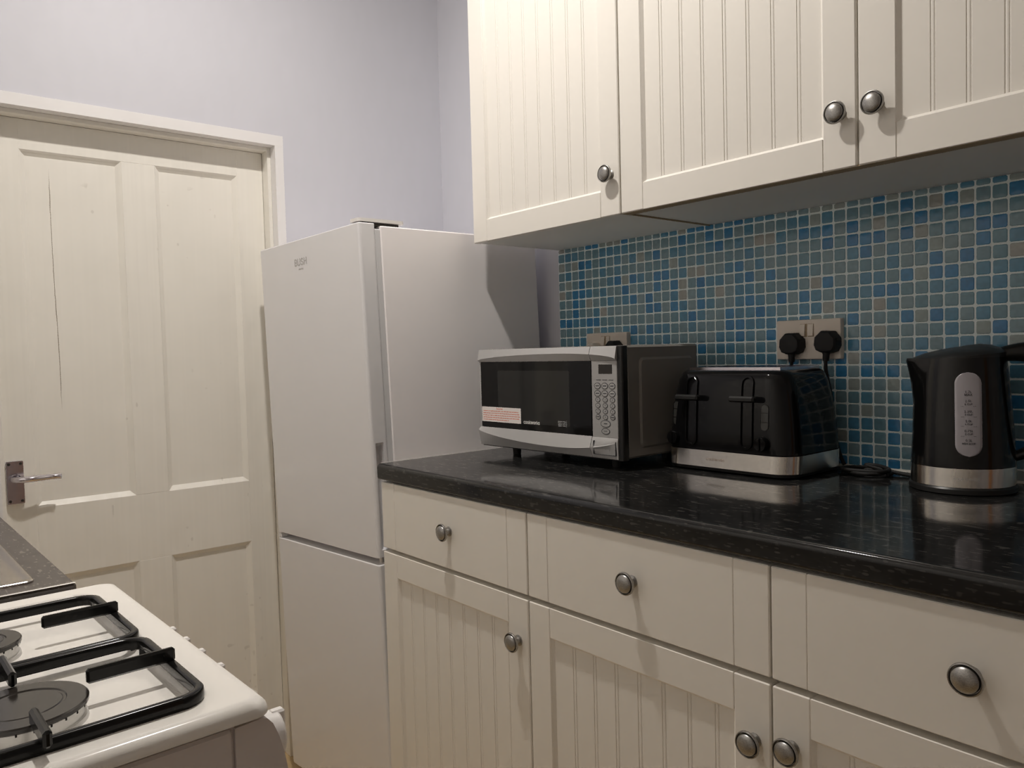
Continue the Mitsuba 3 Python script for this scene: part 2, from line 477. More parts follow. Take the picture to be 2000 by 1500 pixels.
# ------------------------------------------------------------------ lamp (out of frame): a short spotlight can on the ceiling
tag('ceiling_spotlight', 'small white spotlight can mounted on the ceiling', 'ceiling light')
lx, ly, lz = LAMP
scene['ceiling_spotlight__glass'] = {'type': 'disk', 'to_world': T().translate(LAMP.tolist()).rotate([1, 0, 0], 180).scale(LAMP_RADIUS),
                                     'emitter': {'type': 'area', 'radiance': {'type': 'rgb', 'value': list(LAMP_RADIANCE)}}, 'bsdf': {'type': 'ref', 'id': 'mat_label_white'}}
obj('ceiling_spotlight__can', moved(lathe([(0, 0.0005), (LAMP_RADIUS + 0.001, 0.0005), (LAMP_RADIUS + 0.001, 0.0), (LAMP_RADIUS + 0.006, 0.0), (LAMP_RADIUS + 0.007, 0.002), (LAMP_RADIUS + 0.007, 0.066), (0.052, 0.068), (0.052, ZC - lz), (0, ZC - lz)], 36), lx, ly, lz), 'ceiling_paint', 40)


# ------------------------------------------------------------------ cupboards
def knob_mesh():
    """Domed knob on a stem with a groove inside its rim, axis towards -y, foot at y = 0."""
    m = lathe([(0.0, 0), (0.0095, 0), (0.0095, 0.0015), (0.0065, 0.003), (0.006, 0.009), (0.0085, 0.012), (0.0150, 0.0145), (0.0173, 0.0163), (0.0175, 0.0180), (0.0170, 0.0196), (0.0162, 0.0200),
               (0.0155, 0.0192), (0.0152, 0.0160), (0.0143, 0.0160), (0.0141, 0.0192), (0.0132, 0.0213), (0.0105, 0.0233), (0.0070, 0.0246), (0.0035, 0.0252), (0, 0.0254)], 40)
    m.apply_transform(trimesh.transformations.rotation_matrix(math.pi / 2, (1, 0, 0)))
    return m


KNOB = knob_mesh()


def add_knob(parent, x, y, z):
    obj(parent + '__knob', moved(KNOB, x, y, z), 'pewter', 35)


def beaded_board(x0, x1, z0, z1, yf_, bead=True, t=0.012):
    """One board of the panelling: flat, then a small bead between two grooves on its right edge."""
    p = [(x0, yf_ + t), (x0, yf_ + 0.0006), (x0 + 0.0006, yf_)]
    if bead:
        b = x1 - 0.0072
        p += [(b, yf_), (b + 0.0009, yf_ + 0.0014)]
        for k in range(6):
            a = math.pi * k / 5
            p.append((b + 0.0037 - 0.0025 * math.cos(a), yf_ + 0.0012 - 0.0011 * math.sin(a)))
        p += [(x1 - 0.0009, yf_ + 0.0014), (x1, yf_ + 0.0004), (x1, yf_ + t)]
    else:
        p += [(x1, yf_), (x1, yf_ + t)]
    return extrude(p, 'z', z0, z1)


def shaker_door(key, x0, x1, z0, z1, yfr, ix0, ix1, iz0, iz1, g0, pitch, knob):
    """Frame of stiles and rails round a beaded panel; yfr is the face, ix/iz the panel's opening, g0 the first bead."""
    ybk, g = yfr + 0.020, 0.0012
    obj(key + '__stile', cbox(x0, ix0, yfr, ybk, z0, z1, 0.0016), 'cream')
    obj(key + '__stile', cbox(ix1, x1, yfr, ybk, z0, z1, 0.0016), 'cream')
    obj(key + '__rail', cbox(ix0 + 0.0002, ix1 - 0.0002, yfr + 0.0001, ybk, z0 + 0.0001, iz0, 0.0007), 'cream')
    obj(key + '__rail', cbox(ix0 + 0.0002, ix1 - 0.0002, yfr + 0.0001, ybk, iz1, z1 - 0.0001, 0.0009), 'cream')
    obj(key + '__moulding', moulding(ix0 - 0.001, ix1 + 0.001, iz0 - 0.001, iz1 + 0.001, 0.0062, yfr + 0.0012, yfr + 0.0075), 'cream')
    xs = [ix0]
    x = g0
    while x < ix1 - 0.006:
        xs.append(x + 0.0036)
        x += pitch
    xs.append(ix1)
    for a, b in zip(xs[:-1], xs[1:]):
        obj(key + '__board', beaded_board(a, b, iz0, iz1, yfr + 0.0070, b < ix1 - 1e-6), 'cream', 30)
    add_knob(key, knob[0], yfr, knob[1])


UZ0, UZ1, YU = 1.4118, 2.13, -0.288
ua, ub, uc, ud = 0.0039, 0.4854, 0.9638, 1.445
tag('wall_cupboard', 'cream single-door wall cupboard above the microwave, next to the fridge', 'wall cupboard', 'cream wall cupboards')
obj('wall_cupboard__carcass', cbox(ua + 0.001, ub - 0.0012, YU + 0.0215, -0.0002, UZ0 + 0.001, UZ1, 0.0006), 'carcass_white')
shaker_door('wall_cupboard__door', ua, ub - 0.0018, UZ0, UZ1 - 0.002, YU, 0.0577, 0.4312, 1.4634, UZ1 - 0.056, 0.1045, 0.0466, (0.4600, 1.4935))
tag('wall_cupboard_001', 'wide cream double-door wall cupboard above the toaster and kettle', 'wall cupboard', 'cream wall cupboards')
obj('wall_cupboard_001__carcass', cbox(ub + 0.0012, ud, YU + 0.0215, -0.0002, UZ0 + 0.0022, UZ1, 0.0006), 'carcass_white')
obj('wall_cupboard_001__edge_strip', cat(cbox(ub + 0.0012, ud, YU + 0.0035, YU + 0.0265, UZ0 - 0.0006, UZ0 + 0.0022, 0.0), cbox(ub + 0.0012, ub + 0.0050, YU + 0.0265, -0.0005, UZ0 - 0.0006, UZ0 + 0.0022, 0.0)), 'cabinet_edge')
shaker_door('wall_cupboard_001__door', ub + 0.0018, uc - 0.0018, UZ0, UZ1 - 0.002, YU, 0.5433, 0.9087, 1.4634, UZ1 - 0.056, 0.587, 0.0465, (0.9372, 1.4945))
shaker_door('wall_cupboard_001__door_001', uc + 0.0018, ud - 0.002, UZ0, UZ1 - 0.002, YU, 1.0218, 1.3890, 1.4634, UZ1 - 0.056, 1.0690, 0.0465, (0.9945, 1.4950))

la, lb, lc, ld = 0.0383, 0.5244, 0.9936, 1.4755
YL = -0.5896


def drawer(key, x0, x1, g0, g1, knob):
    z0, z1 = 0.7203, 0.8650
    for a, b in ((x0, g0), (g1, x1)):
        obj(key + '__stile', cbox(a, b, YL, YL + 0.020, z0, z1, 0.0014), 'cream')
    obj(key + '__panel', cbox(g0, g1, YL, YL + 0.020, z0, z1, 0.0011), 'cream')
    add_knob(key, knob[0], YL, knob[1])


def base_carcass(key, x0, x1):
    obj(key + '__carcass', cat(cbox(x0, x1, YL + 0.0215, -0.02, 0.15, 0.8690, 0.0008)), 'carcass_white')
    obj(key + '__plinth', cbox(x0, x1, YL + 0.06, YL + 0.076, 0.0, 0.149, 0.001), 'cream')


tag('base_cabinet', 'cream base cabinet with one drawer and one door, next to the fridge', 'base cabinet', 'cream base cabinets')
base_carcass('base_cabinet', la + 0.007, lb - 0.0005)
drawer('base_cabinet__drawer', la, lb - 0.0015, la + 0.052, lb - 0.0545, (0.2915, 0.7955))
shaker_door('base_cabinet__door', la, lb - 0.0015, 0.152, 0.7115, YL, 0.0933, 0.4690, 0.205, 0.6602, 0.1380, 0.0462, (0.4960, 0.6345))
tag('base_cabinet_001', 'wide cream base cabinet with two drawers over two doors, below the toaster and kettle', 'base cabinet', 'cream base cabinets')
base_carcass('base_cabinet_001', lb + 0.0005, ld)
drawer('base_cabinet_001__drawer', lb + 0.0015, lc - 0.0015, lb + 0.052, lc - 0.0545, (0.7640, 0.7965))
drawer('base_cabinet_001__drawer_001', lc + 0.0015, ld, lc + 0.0500, ld - 0.0545, (1.2270, 0.7965))
shaker_door('base_cabinet_001__door', lb + 0.0015, lc - 0.0015, 0.152, 0.7115, YL, 0.5781, 0.9379, 0.205, 0.6602, 0.6285, 0.0462, (0.9690, 0.6310))
shaker_door('base_cabinet_001__door_001', lc + 0.0015, ld, 0.152, 0.7115, YL, 1.0467, 1.4210, 0.205, 0.6602, 1.0950, 0.0462, (1.0225, 0.6410))

# ------------------------------------------------------------------ worktops
ZW = 0.905
prof = [(-0.0002, 0.8702), (-0.0002, ZW)]
for k in range(9):
    a = math.radians(90 + 90 * k / 8)
    prof.append((-0.5845 + 0.010 * math.cos(a), ZW - 0.010 + 0.010 * math.sin(a)))
for k in range(5):
    a = math.radians(180 + 90 * k / 4)
    prof.append((-0.5885 + 0.006 * math.cos(a), 0.8762 + 0.006 * math.sin(a)))
obj('worktop', extrude(prof, 'x', 0.0310, 1.62), 'worktop', 30)
tag('worktop', 'long glossy black speckled worktop under the microwave, toaster and kettle', 'worktop')
obj('worktop__edge_strip', cbox(0.0292, 0.0309, -0.585, -0.002, 0.8715, 0.9056, 0.0003), 'sealant')
labels['worktop__edge_strip'] = {'label': 'thin cream sealing strip beside the fridge'}

# left run: worktop with the sink's drainer, seen over the cooker
LF = frame_z(-0.530, -1.2695, 0, 1.12)     # front edge along local x, back towards -y
ZL = 0.853
obj('worktop_001', cbox(0.0, 0.9060, -0.585, 0.0, ZL - 0.037, ZL, 0.003), 'left_worktop', 30, mtx=LF)
tag('worktop_001', 'grey-brown worktop with the sink in it, beside the cooker', 'worktop')
obj('worktop_001__end_trim', cbox(0.9020, 0.9068, -0.585, -0.001, ZL + 0.0002, ZL + 0.0014, 0.0003), 'aluminium', mtx=LF)
obj('worktop_001__end_panel', cbox(0.890, 0.9085, -0.575, -0.02, 0.0, ZL - 0.0372, 0.001), 'brown_laminate', mtx=LF)
obj('worktop_001__front_panel', cbox(0.01, 0.8895, -0.045, -0.025, 0.0, ZL - 0.0372, 0.001), 'cream', mtx=LF)
labels['worktop_001__end_trim'] = {'label': 'thin aluminium end strip'}
# sink drainer
so = [(ring_points(0.18, 0.862, -0.52, -0.0400, 0.012, 6), ZL + 0.0004), (ring_points(0.18, 0.862, -0.52, -0.0400, 0.012, 6), ZL + 0.0022),
      (ring_points(0.1815, 0.8605, -0.5185, -0.0415, 0.011, 6), ZL + 0.0034), (ring_points(0.188, 0.854, -0.512, -0.048, 0.010, 6), ZL + 0.0030),
      (ring_points(0.196, 0.846, -0.504, -0.056, 0.009, 6), ZL + 0.0010)]
obj('sink', z_loft(so), 'sink_steel', 30, mtx=LF)
tag('sink', 'stainless steel sink drainer set in the grey-brown worktop', 'sink')

# ------------------------------------------------------------------ fridge freezer
from scipy.spatial.transform import Rotation
FM = np.eye(4)
FM[:3, :3] = Rotation.from_rotvec(np.radians([0.9953, -1.1485, 3.3592])).as_matrix()
FM[:3, 3] = (-0.4348, -0.6143, 0.0)
FS = 1.0157
FM[:3, 3] = CAM + FS * (FM[:3, 3] - CAM)
FM[:3, :3] *= FS
FW, FH, FT, FB, FD, FG = 0.4792, 1.4269, 0.0439, 0.0568, 0.5464, 0.6678
tag('fridge_freezer', 'tall white fridge freezer in the corner between the door and the worktop', 'fridge freezer')
obj('fridge_freezer__body', z_loft([(ring_points(0.001, FW - 0.001, FB, FD, 0.004, 4), 0.05), (ring_points(0.001, FW - 0.001, FB, FD, 0.004, 4), FH - 0.007), (ring_points(0.003, FW - 0.003, FB + 0.002, FD - 0.002, 0.003, 4), FH - 0.0045)]), 'fridge_side', 30, mtx=FM)
obj('fridge_freezer__seal', cbox(0.006, FW - 0.0035, FT - 0.002, FB + 0.002, 0.08, FH - 0.012, 0.002), 'seal_grey', mtx=FM)


def fdoor(z0, z1, grip):
    def ring_(i):
        return ring_points(i, FW - i, i, FT, 0.007 - min(i, .004), 5)
    d = z_loft([(ring_(0.003), z0), (ring_(0.001), z0 + 0.001), (ring_(0), z0 + 0.003), (ring_(0), z1 - 0.003), (ring_(0.001), z1 - 0.001), (ring_(0.003), z1)])
    if grip:
        cut = extrude([(FW + 0.02, 0.70), (FW + 0.02, 0.950), (FW - 0.02, 0.930), (FW - 0.02, 0.70)], 'y', 0.010, 0.031)
        d = man(to_man(d) - to_man(trimesh.convex.convex_hull(cut)))
        low = trimesh.convex.convex_hull(np.array([(x, y, z) for x in (0.020, FW + 0.01) for y, z in ((-0.01, z0 - 0.01), (-0.01, z0 + 0.0035), (0.018, z0 + 0.006), (0.030, z0 - 0.01))]))
        d = man(to_man(d) - to_man(low))
    return d


obj('fridge_freezer__door', fdoor(FG + 0.0115, FH, True), 'fridge_white', 30, mtx=FM)
obj('fridge_freezer__door__end_cap', cbox(0.0005, 0.019, 0.001, FT - 0.003, FG + 0.001, FG + 0.0117, 0.0008), 'fridge_white', mtx=FM)
obj('fridge_freezer__door__logo', cat(moved(text('BUSH', 0.0165, 0.0005, True, 'mid'), 0.2145, -0.0001, 1.3635), *[cbox(0.2145 - 0.0110 + 0.0046 * k, 0.2145 - 0.0110 + 0.0046 * k + 0.0038, -0.0005, 0.0, 1.3530, 1.3562, 0) for k in range(5)]), 'logo_grey', mtx=FM)
labels['fridge_freezer__door__logo'] = {'label': 'small grey maker lettering'}
obj('fridge_freezer__door_001', fdoor(0.055, FG, False), 'fridge_white', 30, mtx=FM)
obj('fridge_freezer__hinge_pin', moved(lathe([(0, 0), (0.005, 0), (0.005, 0.014), (0, 0.014)], 16), FW - 0.022, 0.022, FG - 0.001), 'aluminium', 30, mtx=FM)
obj('fridge_freezer__hinge_cover', extrude(rrect(FW - 0.040, FW - 0.002, 0.001, 0.125, 0.008), 'z', FH + 0.0025, FH + 0.0100), 'cooker_white', 20, mtx=FM)
obj('fridge_freezer__hinge_plate', cbox(FW - 0.032, FW - 0.012, 0.018, 0.115, FH - 0.006, FH + 0.0030, 0.001), 'pewter_dark', mtx=FM)
for fx in (0.03, FW - 0.05):
    for fy in (FB + 0.02, FD - 0.05):
        obj('fridge_freezer__foot', moved(lathe([(0, 0.0), (0.018, 0), (0.018, 0.033), (0, 0.034)], 18), fx + 0.01, fy, 0.0185), 'rubber_black', 30, mtx=FM)


# ------------------------------------------------------------------ microwave: local x right, y back, front face at y = 0
MF = frame_z(0.0769, -0.3366, 0, 0.6)
MW, MWB, MD, MZ0, MZ1 = 0.4305, 0.4425, 0.245, 0.9253, 1.1500
SP = 0.3615                                 # where the door ends and the control panel starts
tag('microwave', 'silver microwave with a black glass door, standing on the worktop next to the fridge', 'microwave')
obj('microwave__case', cbox(0.004, MWB - 0.0008, 0.016, MD, MZ0 + 0.002, MZ1 + 0.0006, 0.004), 'microwave_case', 25, mtx=MF)
eo = lambda i, x: np.column_stack([np.full(36, x), ring_points(0.052 + i, 0.226 - i, MZ0 + 0.020 + i, MZ1 - 0.024 - i, 0.011 - i * 0.8, 8)])
obj('microwave__side_emboss', loft([eo(0, MWB - 0.0012), eo(0.0, MWB - 0.0006), eo(0.0045, MWB + 0.0024)], cap0=False), 'microwave_case', mtx=MF)
obj('microwave__front_bezel', z_loft([(ring_points(0.002, MWB, 0.001, 0.020, 0.005, 5), MZ0), (ring_points(0.002, MWB, 0.001, 0.020, 0.005, 5), MZ1)]), 'satin_black', 30, mtx=MF)


def ridge_band(xs, zlo, zhi, zr, proud, slope_lo, yb_=0.012):
    """A closed band with a crest line zr(x) standing proud of the front; above it the face leans back, below it turns under."""
    v, f = [], []
    for x in xs:
        v += [(x, yb_, zlo(x)), (x, -slope_lo, zlo(x)), (x, -proud(x), zr(x)), (x, -0.001, zhi(x)), (x, yb_, zhi(x))]
    for i in range(len(xs) - 1):
        for k in range(5):
            a, b = i * 5 + k, i * 5 + (k + 1) % 5
            f += [(a, a + 5, b + 5), (a, b + 5, b)]
    e = len(xs) * 5 - 5
    for k in (1, 2, 3):
        f += [(0, k, k + 1), (e, e + k + 1, e + k)]
    m = trimesh.Trimesh(np.array(v), np.array(f), process=False)
    m.fix_normals()
    return m


def crest_top(x):
    return 1.1248 + 0.0125 * max(0.0, 1 - ((x - 0.265) / 0.265) ** 2 if x < 0.265 else 1 - ((x - 0.265) / 0.1655) ** 2) ** 0.6


def crest_low(x):
    return 0.9625 - 0.0215 * max(0.0, 1 - ((x - 0.26) / 0.26) ** 2 if x < 0.26 else 1 - ((x - 0.26) / 0.172) ** 2) ** 0.75


GT, GB = 1.1215, 0.9695
dxs, pxs = np.linspace(0.0, SP - 0.0006, 40), np.linspace(SP + 0.0006, MW, 16)
for key, xs in (('microwave__door__top_band', dxs), ('microwave__control_panel__top_band', pxs)):
    obj(key, ridge_band(xs, lambda x: GT, lambda x: MZ1, crest_top, lambda x: 0.0065, 0.0005), 'silver_plastic', 25, mtx=MF)
obj('microwave__door__bottom_band', ridge_band(dxs, lambda x: MZ0 + 0.002, lambda x: GB, crest_low, lambda x: 0.0085, 0.001), 'silver_plastic', 25, mtx=MF)
obj('microwave__door__glass', extrude(rrect(0.0045, SP - 0.0006, GB, GT, 0.004), 'y', -0.0006, 0.010), 'black_glass', mtx=MF)
obj('microwave__door__edge', cbox(0.0, 0.0045, -0.0008, 0.012, GB, GT, 0.0005), 'silver_plastic', mtx=MF)
obj('microwave__door__window', extrude(rrect(0.066, 0.299, 0.9845, 1.1015, 0.004), 'y', -0.0009, 0.002), 'window_mesh', mtx=MF)
labels['microwave__door__window'] = {'label': 'dark see-in window'}
# lettering on the glass
obj('microwave__door__logo', moved(text('cookworks', 0.0075, 0.0003, True), 0.1525, -0.0008, 0.9840), 'print_white', mtx=MF)
badge = [cbox(0.2655 + 0.0115 * (k % 2), 0.2655 + 0.0115 * (k % 2) + 0.0095, -0.0012, -0.0008, 0.9845 + 0.0032 * (k // 2), 0.9853 + 0.0032 * (k // 2), 0) for k in range(8)]
obj('microwave__door__badge', cat(*badge, cbox(0.2645, 0.2650, -0.0012, -0.0008, 0.9835, 0.9965, 0), cbox(0.2888, 0.2893, -0.0012, -0.0008, 0.9835, 0.9965, 0)), 'seal_grey', mtx=MF)
# warning sticker
obj('microwave__door__sticker', cbox(0.0060, 0.1445, -0.0011, -0.0005, 0.9825, 1.0170, 0), 'label_white', mtx=MF)
labels['microwave__door__sticker'] = {'label': 'white sticker with red print'}
lines = [moved(text('Important', 0.0036, 0.0002, True, 'mid'), 0.070, -0.0011, 1.0115)]
for k in range(5):
    x, z = 0.011, 1.0065 - 0.0050 * k
    end = (0.136, 0.139, 0.141, 0.138, 0.104)[k]
    while x < end - 0.004:
        w = min(rng.uniform(0.003, 0.010), end - x)
        lines.append(cbox(x, x + w, -0.00125, -0.0010, z, z + 0.0019, 0))
        x += w + 0.0014
obj('microwave__door__sticker_print', cat(*lines), 'label_red', mtx=MF)
# control panel
obj('microwave__control_panel__plate', cbox(SP + 0.0006, MW, -0.0004, 0.012, GB - 0.0005, GT, 0.0008), 'panel_silver', mtx=MF)
obj('microwave__control_panel__bottom_band', ridge_band(pxs, lambda x: MZ0 + 0.002, lambda x: GB - 0.0006, crest_low, lambda x: 0.0085 - 0.006 * max(0, (x - 0.40) / 0.03), 0.001), 'silver_plastic', 25, mtx=MF)
obj('microwave__control_panel__display', cbox(0.3820, 0.4180, -0.0009, 0.002, 1.0955, 1.1140, 0.0003), 'display', mtx=MF)
ink = [cbox(0.376 + 0.0165 * k, 0.388 + 0.0165 * k, -0.0009, -0.0003, 1.0828, 1.0840, 0) for k in range(3)]


def oval(cx, cz, rx, rz, y0, y1):
    p = sg.Point(0, 0).buffer(1, quad_segs=8)
    from shapely import affinity
    return extrude(affinity.translate(affinity.scale(p, rx, rz, origin=(0, 0)), cx, cz), 'y', y0, y1)


def button(cx, cz, rx, rz, mark):
    b = obj('microwave__control_panel__button', oval(cx, cz, rx, rz, -0.0011, 0.002), 'panel_silver', 30, mtx=MF)
    from shapely import affinity
    p = sg.Point(0, 0).buffer(1, quad_segs=8)
    outer = affinity.translate(affinity.scale(p, rx + 0.0004, rz + 0.0004, origin=(0, 0)), cx, cz)
    inner = affinity.translate(affinity.scale(p, rx - 0.0006, rz - 0.0006, origin=(0, 0)), cx, cz)
    ink.append(extrude(outer.difference(inner), 'y', -0.0013, -0.0004))
    if mark:
        ink.append(moved(text(mark, 0.0031 if len(mark) < 3 else 0.0022, 0.0002, True, 'mid'), cx, -0.00112, cz - 0.0015 if len(mark) < 3 else cz - 0.0011))
    else:
        ink.append(cbox(cx - 0.0045, cx + 0.0045, -0.0013, -0.0010, cz - 0.0009, cz + 0.0009, 0))


for r in range(2):
    for c in range(3):
        button(0.3785 + 0.0195 * c, 1.0715 - 0.0150 * r, 0.0080, 0.0060, None)
for r in range(4):
    for c in range(3):
        mark = '123456789'[r * 3 + c] if r < 3 else ('', '0', '')[c]
        button(0.3790 + 0.0195 * c, 1.0440 - 0.0115 * r, 0.0060, 0.0045, mark or None)
button(0.3985, 0.9965, 0.0128, 0.0068, None)
button(0.3985, 0.9815, 0.0105, 0.0057, 'START')
obj('microwave__control_panel__print', cat(*ink), 'ink', mtx=MF)
open_b = ridge_band(np.linspace(0.3710, 0.4255, 12), lambda x: 0.9360, lambda x: 0.9612, lambda x: min(max(crest_low(x), 0.938), 0.960), lambda x: 0.0092 - 0.0055 * max(0, (x - 0.40) / 0.03), 0.0022)
obj('microwave__control_panel__open_button', open_b, 'silver_plastic', 25, mtx=MF)
obj('microwave__control_panel__open_button_gap', cat(cbox(0.3698, 0.3708, -0.0078, 0.0, 0.9350, 0.9620, 0), cbox(0.4258, 0.4266, -0.0045, 0.0, 0.9350, 0.9620, 0), cbox(0.3700, 0.4266, -0.0045, 0.0, 0.9343, 0.9352, 0), cbox(0.3700, 0.4266, -0.0022, 0.0, 0.9614, 0.9621, 0)), 'ink', mtx=MF)
for fx in (0.075, 0.385):
    for fy in (0.045, 0.205):
        obj('microwave__foot', moved(lathe([(0, ZW + 0.0002), (0.009, ZW + 0.0002), (0.011, 0.929), (0, 0.929)], 18), fx, fy, 0), 'rubber_black', 30, mtx=MF)


# ------------------------------------------------------------------ toaster: world-aligned
TX, TYF, TYB, THW = 0.6735, -0.2300, -0.0290, 0.1415
TYC, THD = (TYF + TYB) / 2, (TYB - TYF) / 2


def tr(hw, hd, r, bow=0.0):
    q = ring_points(-hw, hw, -hd, hd, r, 10)
    q[:, 1] = np.where(q[:, 1] < 0, q[:, 1] - bow * np.clip(1 - (q[:, 0] / hw) ** 2, 0, 1), q[:, 1])
    return q + [TX, TYC]


def dense(q, n=160):
    d = np.r_[0, np.cumsum(np.linalg.norm(np.diff(np.vstack([q, q[:1]]), axis=0), axis=1))]
    p = np.vstack([q, q[:1]])
    s = np.linspace(0, d[-1], n, endpoint=False)
    return np.column_stack([np.interp(s, d, p[:, 0]), np.interp(s, d, p[:, 1])])


TD = lambda hw, hd, r, bow=0.004: dense(np.array(sg.Polygon(tr(hw, hd, r)).exterior.coords)[:-1]) * 1.0
tag('toaster', 'black four-slice toaster with a steel band, standing between the microwave and the kettle', 'toaster')
obj('toaster__base', z_loft([(tr(THW - 0.012, THD - 0.012, 0.032), ZW + 0.0002), (tr(THW - 0.004, THD - 0.004, 0.038), 0.9085), (tr(THW - 0.003, THD - 0.003, 0.040), 0.9145)]), 'satin_black', 30)
obj('toaster__body', z_loft([(tr(THW - 0.003, THD - 0.003, 0.040), 0.9140), (tr(THW - 0.0022, THD - 0.002, 0.041), 0.9470), (tr(THW - 0.0010, THD - 0.001, 0.042), 0.9480), (tr(THW - 0.0030, THD - 0.0015, 0.042), 0.980),
                             (tr(THW - 0.0065, THD - 0.003, 0.042), 1.015), (tr(THW - 0.0105, THD - 0.005, 0.042), 1.045), (tr(THW - 0.0150, THD - 0.0075, 0.042), 1.068), (tr(THW - 0.0185, THD - 0.0100, 0.040), 1.080),
                             (tr(THW - 0.0220, THD - 0.0130, 0.037), 1.0885), (tr(THW - 0.0262, THD - 0.0170, 0.034), 1.0940), (tr(THW - 0.0320, THD - 0.0230, 0.028), 1.0975), (tr(THW - 0.0390, THD - 0.030, 0.022), 1.0985)]), 'gloss_black', 40)


def band_mesh(rings_z, per):
    """A steel band: outer wall with (around, up) texture coordinates, thin caps."""
    n = len(rings_z[0][0])
    v, f, uv = [], [], []
    for q, z in rings_z:
        for i in range(n + 1):
            v.append((*q[i % n], z))
            uv.append((i / n * per, z))
    m = n + 1
    for s in range(len(rings_z) - 1):
        for i in range(n):
            a = s * m + i
            f += [(a, a + 1, a + 1 + m), (a, a + 1 + m, a + m)]
    return trimesh.Trimesh(np.array(v), np.array(f), process=False), np.array(uv)


bq = tr(THW, THD, 0.043)
bm, buv = band_mesh([(tr(THW - 0.003, THD - 0.003, 0.040), 0.9143), (bq, 0.9146), (bq, 0.9462), (tr(THW - 0.003, THD - 0.003, 0.040), 0.9465)][1:3], 0.9)
obj('toaster__steel_band', bm, 'steel', True, uv=buv)
obj('toaster__band_rim', cat(z_loft([(tr(THW - 0.0002, THD - 0.0002, 0.043), 0.9140), (tr(THW - 0.0002, THD - 0.0002, 0.043), 0.9146)]), z_loft([(tr(THW - 0.0002, THD - 0.0002, 0.043), 0.9462), (tr(THW - 0.0002, THD - 0.0002, 0.043), 0.9468)])), 'satin_black')
obj('toaster__logo', moved(text('cookworks', 0.0058, 0.0003, False, 'mid'), 0.6585, TYF - 0.0001, 0.9275), 'brown_laminate')
labels['toaster__steel_band'] = {'label': 'brushed steel band'}
top = sg.box(TX - 0.096, TYF + 0.034, TX + 0.102, TYB - 0.030)
slots = [sg.box(TX + sx - 0.0115, TYF + 0.044, TX + sx + 0.0115, TYB - 0.038) for sx in (-0.072, -0.030, 0.036, 0.078)]
pl = top
for s in slots:
    pl = pl.difference(s)
obj('toaster__top_plate', extrude(pl, 'z', 1.0980, 1.1035), 'chrome')
for s in slots:
    a, b, c, d = s.bounds
    obj('toaster__slot', cbox(a, c, b, d, 1.0975, 1.0992, 0), 'dark_gap')


def fy(z):
    """The toaster's front face at height z (away from the corners)."""
    zs = [0.948, 0.980, 1.015, 1.045, 1.068, 1.082, 1.091]
    ins = [0.001, 0.0015, 0.003, 0.005, 0.0075, 0.0108, 0.0145]
    return TYF + np.interp(z, zs, ins)


def on_front(poly, depth, lift=0.0):
    """Extrudes an (x, z) polygon and bends it on to the toaster's front face; its face stands lift proud."""
    m = extrude(poly, 'y', -lift, depth)
    m = trimesh.Trimesh(*trimesh.remesh.subdivide_to_size(m.vertices, m.faces, 0.012), process=False)
    v = np.array(m.vertices)
    v[:, 1] += fy(v[:, 2])
    return trimesh.Trimesh(v, m.faces, process=False)


for i, (sx, s) in enumerate(((0.6030, 0), (0.7250, 0))):
    out = sg.LineString([(sx, 0.9675), (sx, 1.0755)]).buffer(0.0135, quad_segs=8)
    inn = sg.LineString([(sx, 0.9675), (sx, 1.0755)]).buffer(0.0098, quad_segs=8)
    obj('toaster__lever_guide', on_front(out.difference(inn), 0.004, 0.0035), 'gloss_black', 40)
    obj('toaster__lever_channel', on_front(inn, 0.002, -0.0002), 'satin_black')
    lv = obj('toaster__lever', cat(cbox(sx - 0.0265, sx + 0.0265, fy(1.047) - 0.022, fy(1.047) - 0.008, 1.0415, 1.0525, 0.003), cbox(sx - 0.005, sx + 0.005, fy(1.047) - 0.010, fy(1.047) + 0.001, 1.0425, 1.0515, 0.001)), 'satin_black', 30)
for sx in (0.5650, 0.7620):
    dy = 0.004 if sx < 0.6 else 0.0006
    out = sg.LineString([(sx, 0.9985), (sx, 1.0300)]).buffer(0.0085, quad_segs=8)
    inn = sg.LineString([(sx, 0.9985), (sx, 1.0300)]).buffer(0.0072, quad_segs=8)
    obj('toaster__button_frame', moved(on_front(out.difference(inn), 0.004, 0.0014), 0, dy, 0), 'gloss_black', 30)
    for zb in (0.9975, 1.0142, 1.0310):
        b = inn.intersection(sg.box(sx - 0.02, zb - 0.0078, sx + 0.02, zb + 0.0078))
        obj('toaster__button', moved(on_front(b, 0.004, 0.0010), 0, dy, 0), 'button_grey', 30)
    dial = lathe([(0, 0), (0.0135, 0), (0.0135, 0.006), (0.0125, 0.012), (0.0115, 0.0135), (0, 0.0137)], 28)
    dial.apply_transform(trimesh.transformations.rotation_matrix(math.pi / 2, (1, 0, 0)))
    obj('toaster__dial', cat(moved(dial, sx - 0.003, fy(0.967) + dy + 0.001, 0.967), cbox(sx - 0.0045, sx - 0.0015, fy(0.967) + dy - 0.0155, fy(0.967) + dy - 0.011, 0.956, 0.978, 0.0006)), 'gloss_black', 30)


# ------------------------------------------------------------------ kettle: axis at (KX, KY); spout along -side, handle along +side
KX, KY = 1.0425, -0.1056
side = np.array([0.94, 0.342])
side /= np.linalg.norm(side)
out_ = np.array([side[1], -side[0]])        # towards the room
NA = 120
ang = np.linspace(0, 2 * np.pi, NA, endpoint=False)  # 0 = +side (handle), pi = spout, measured so that 3pi/2 looks into the room


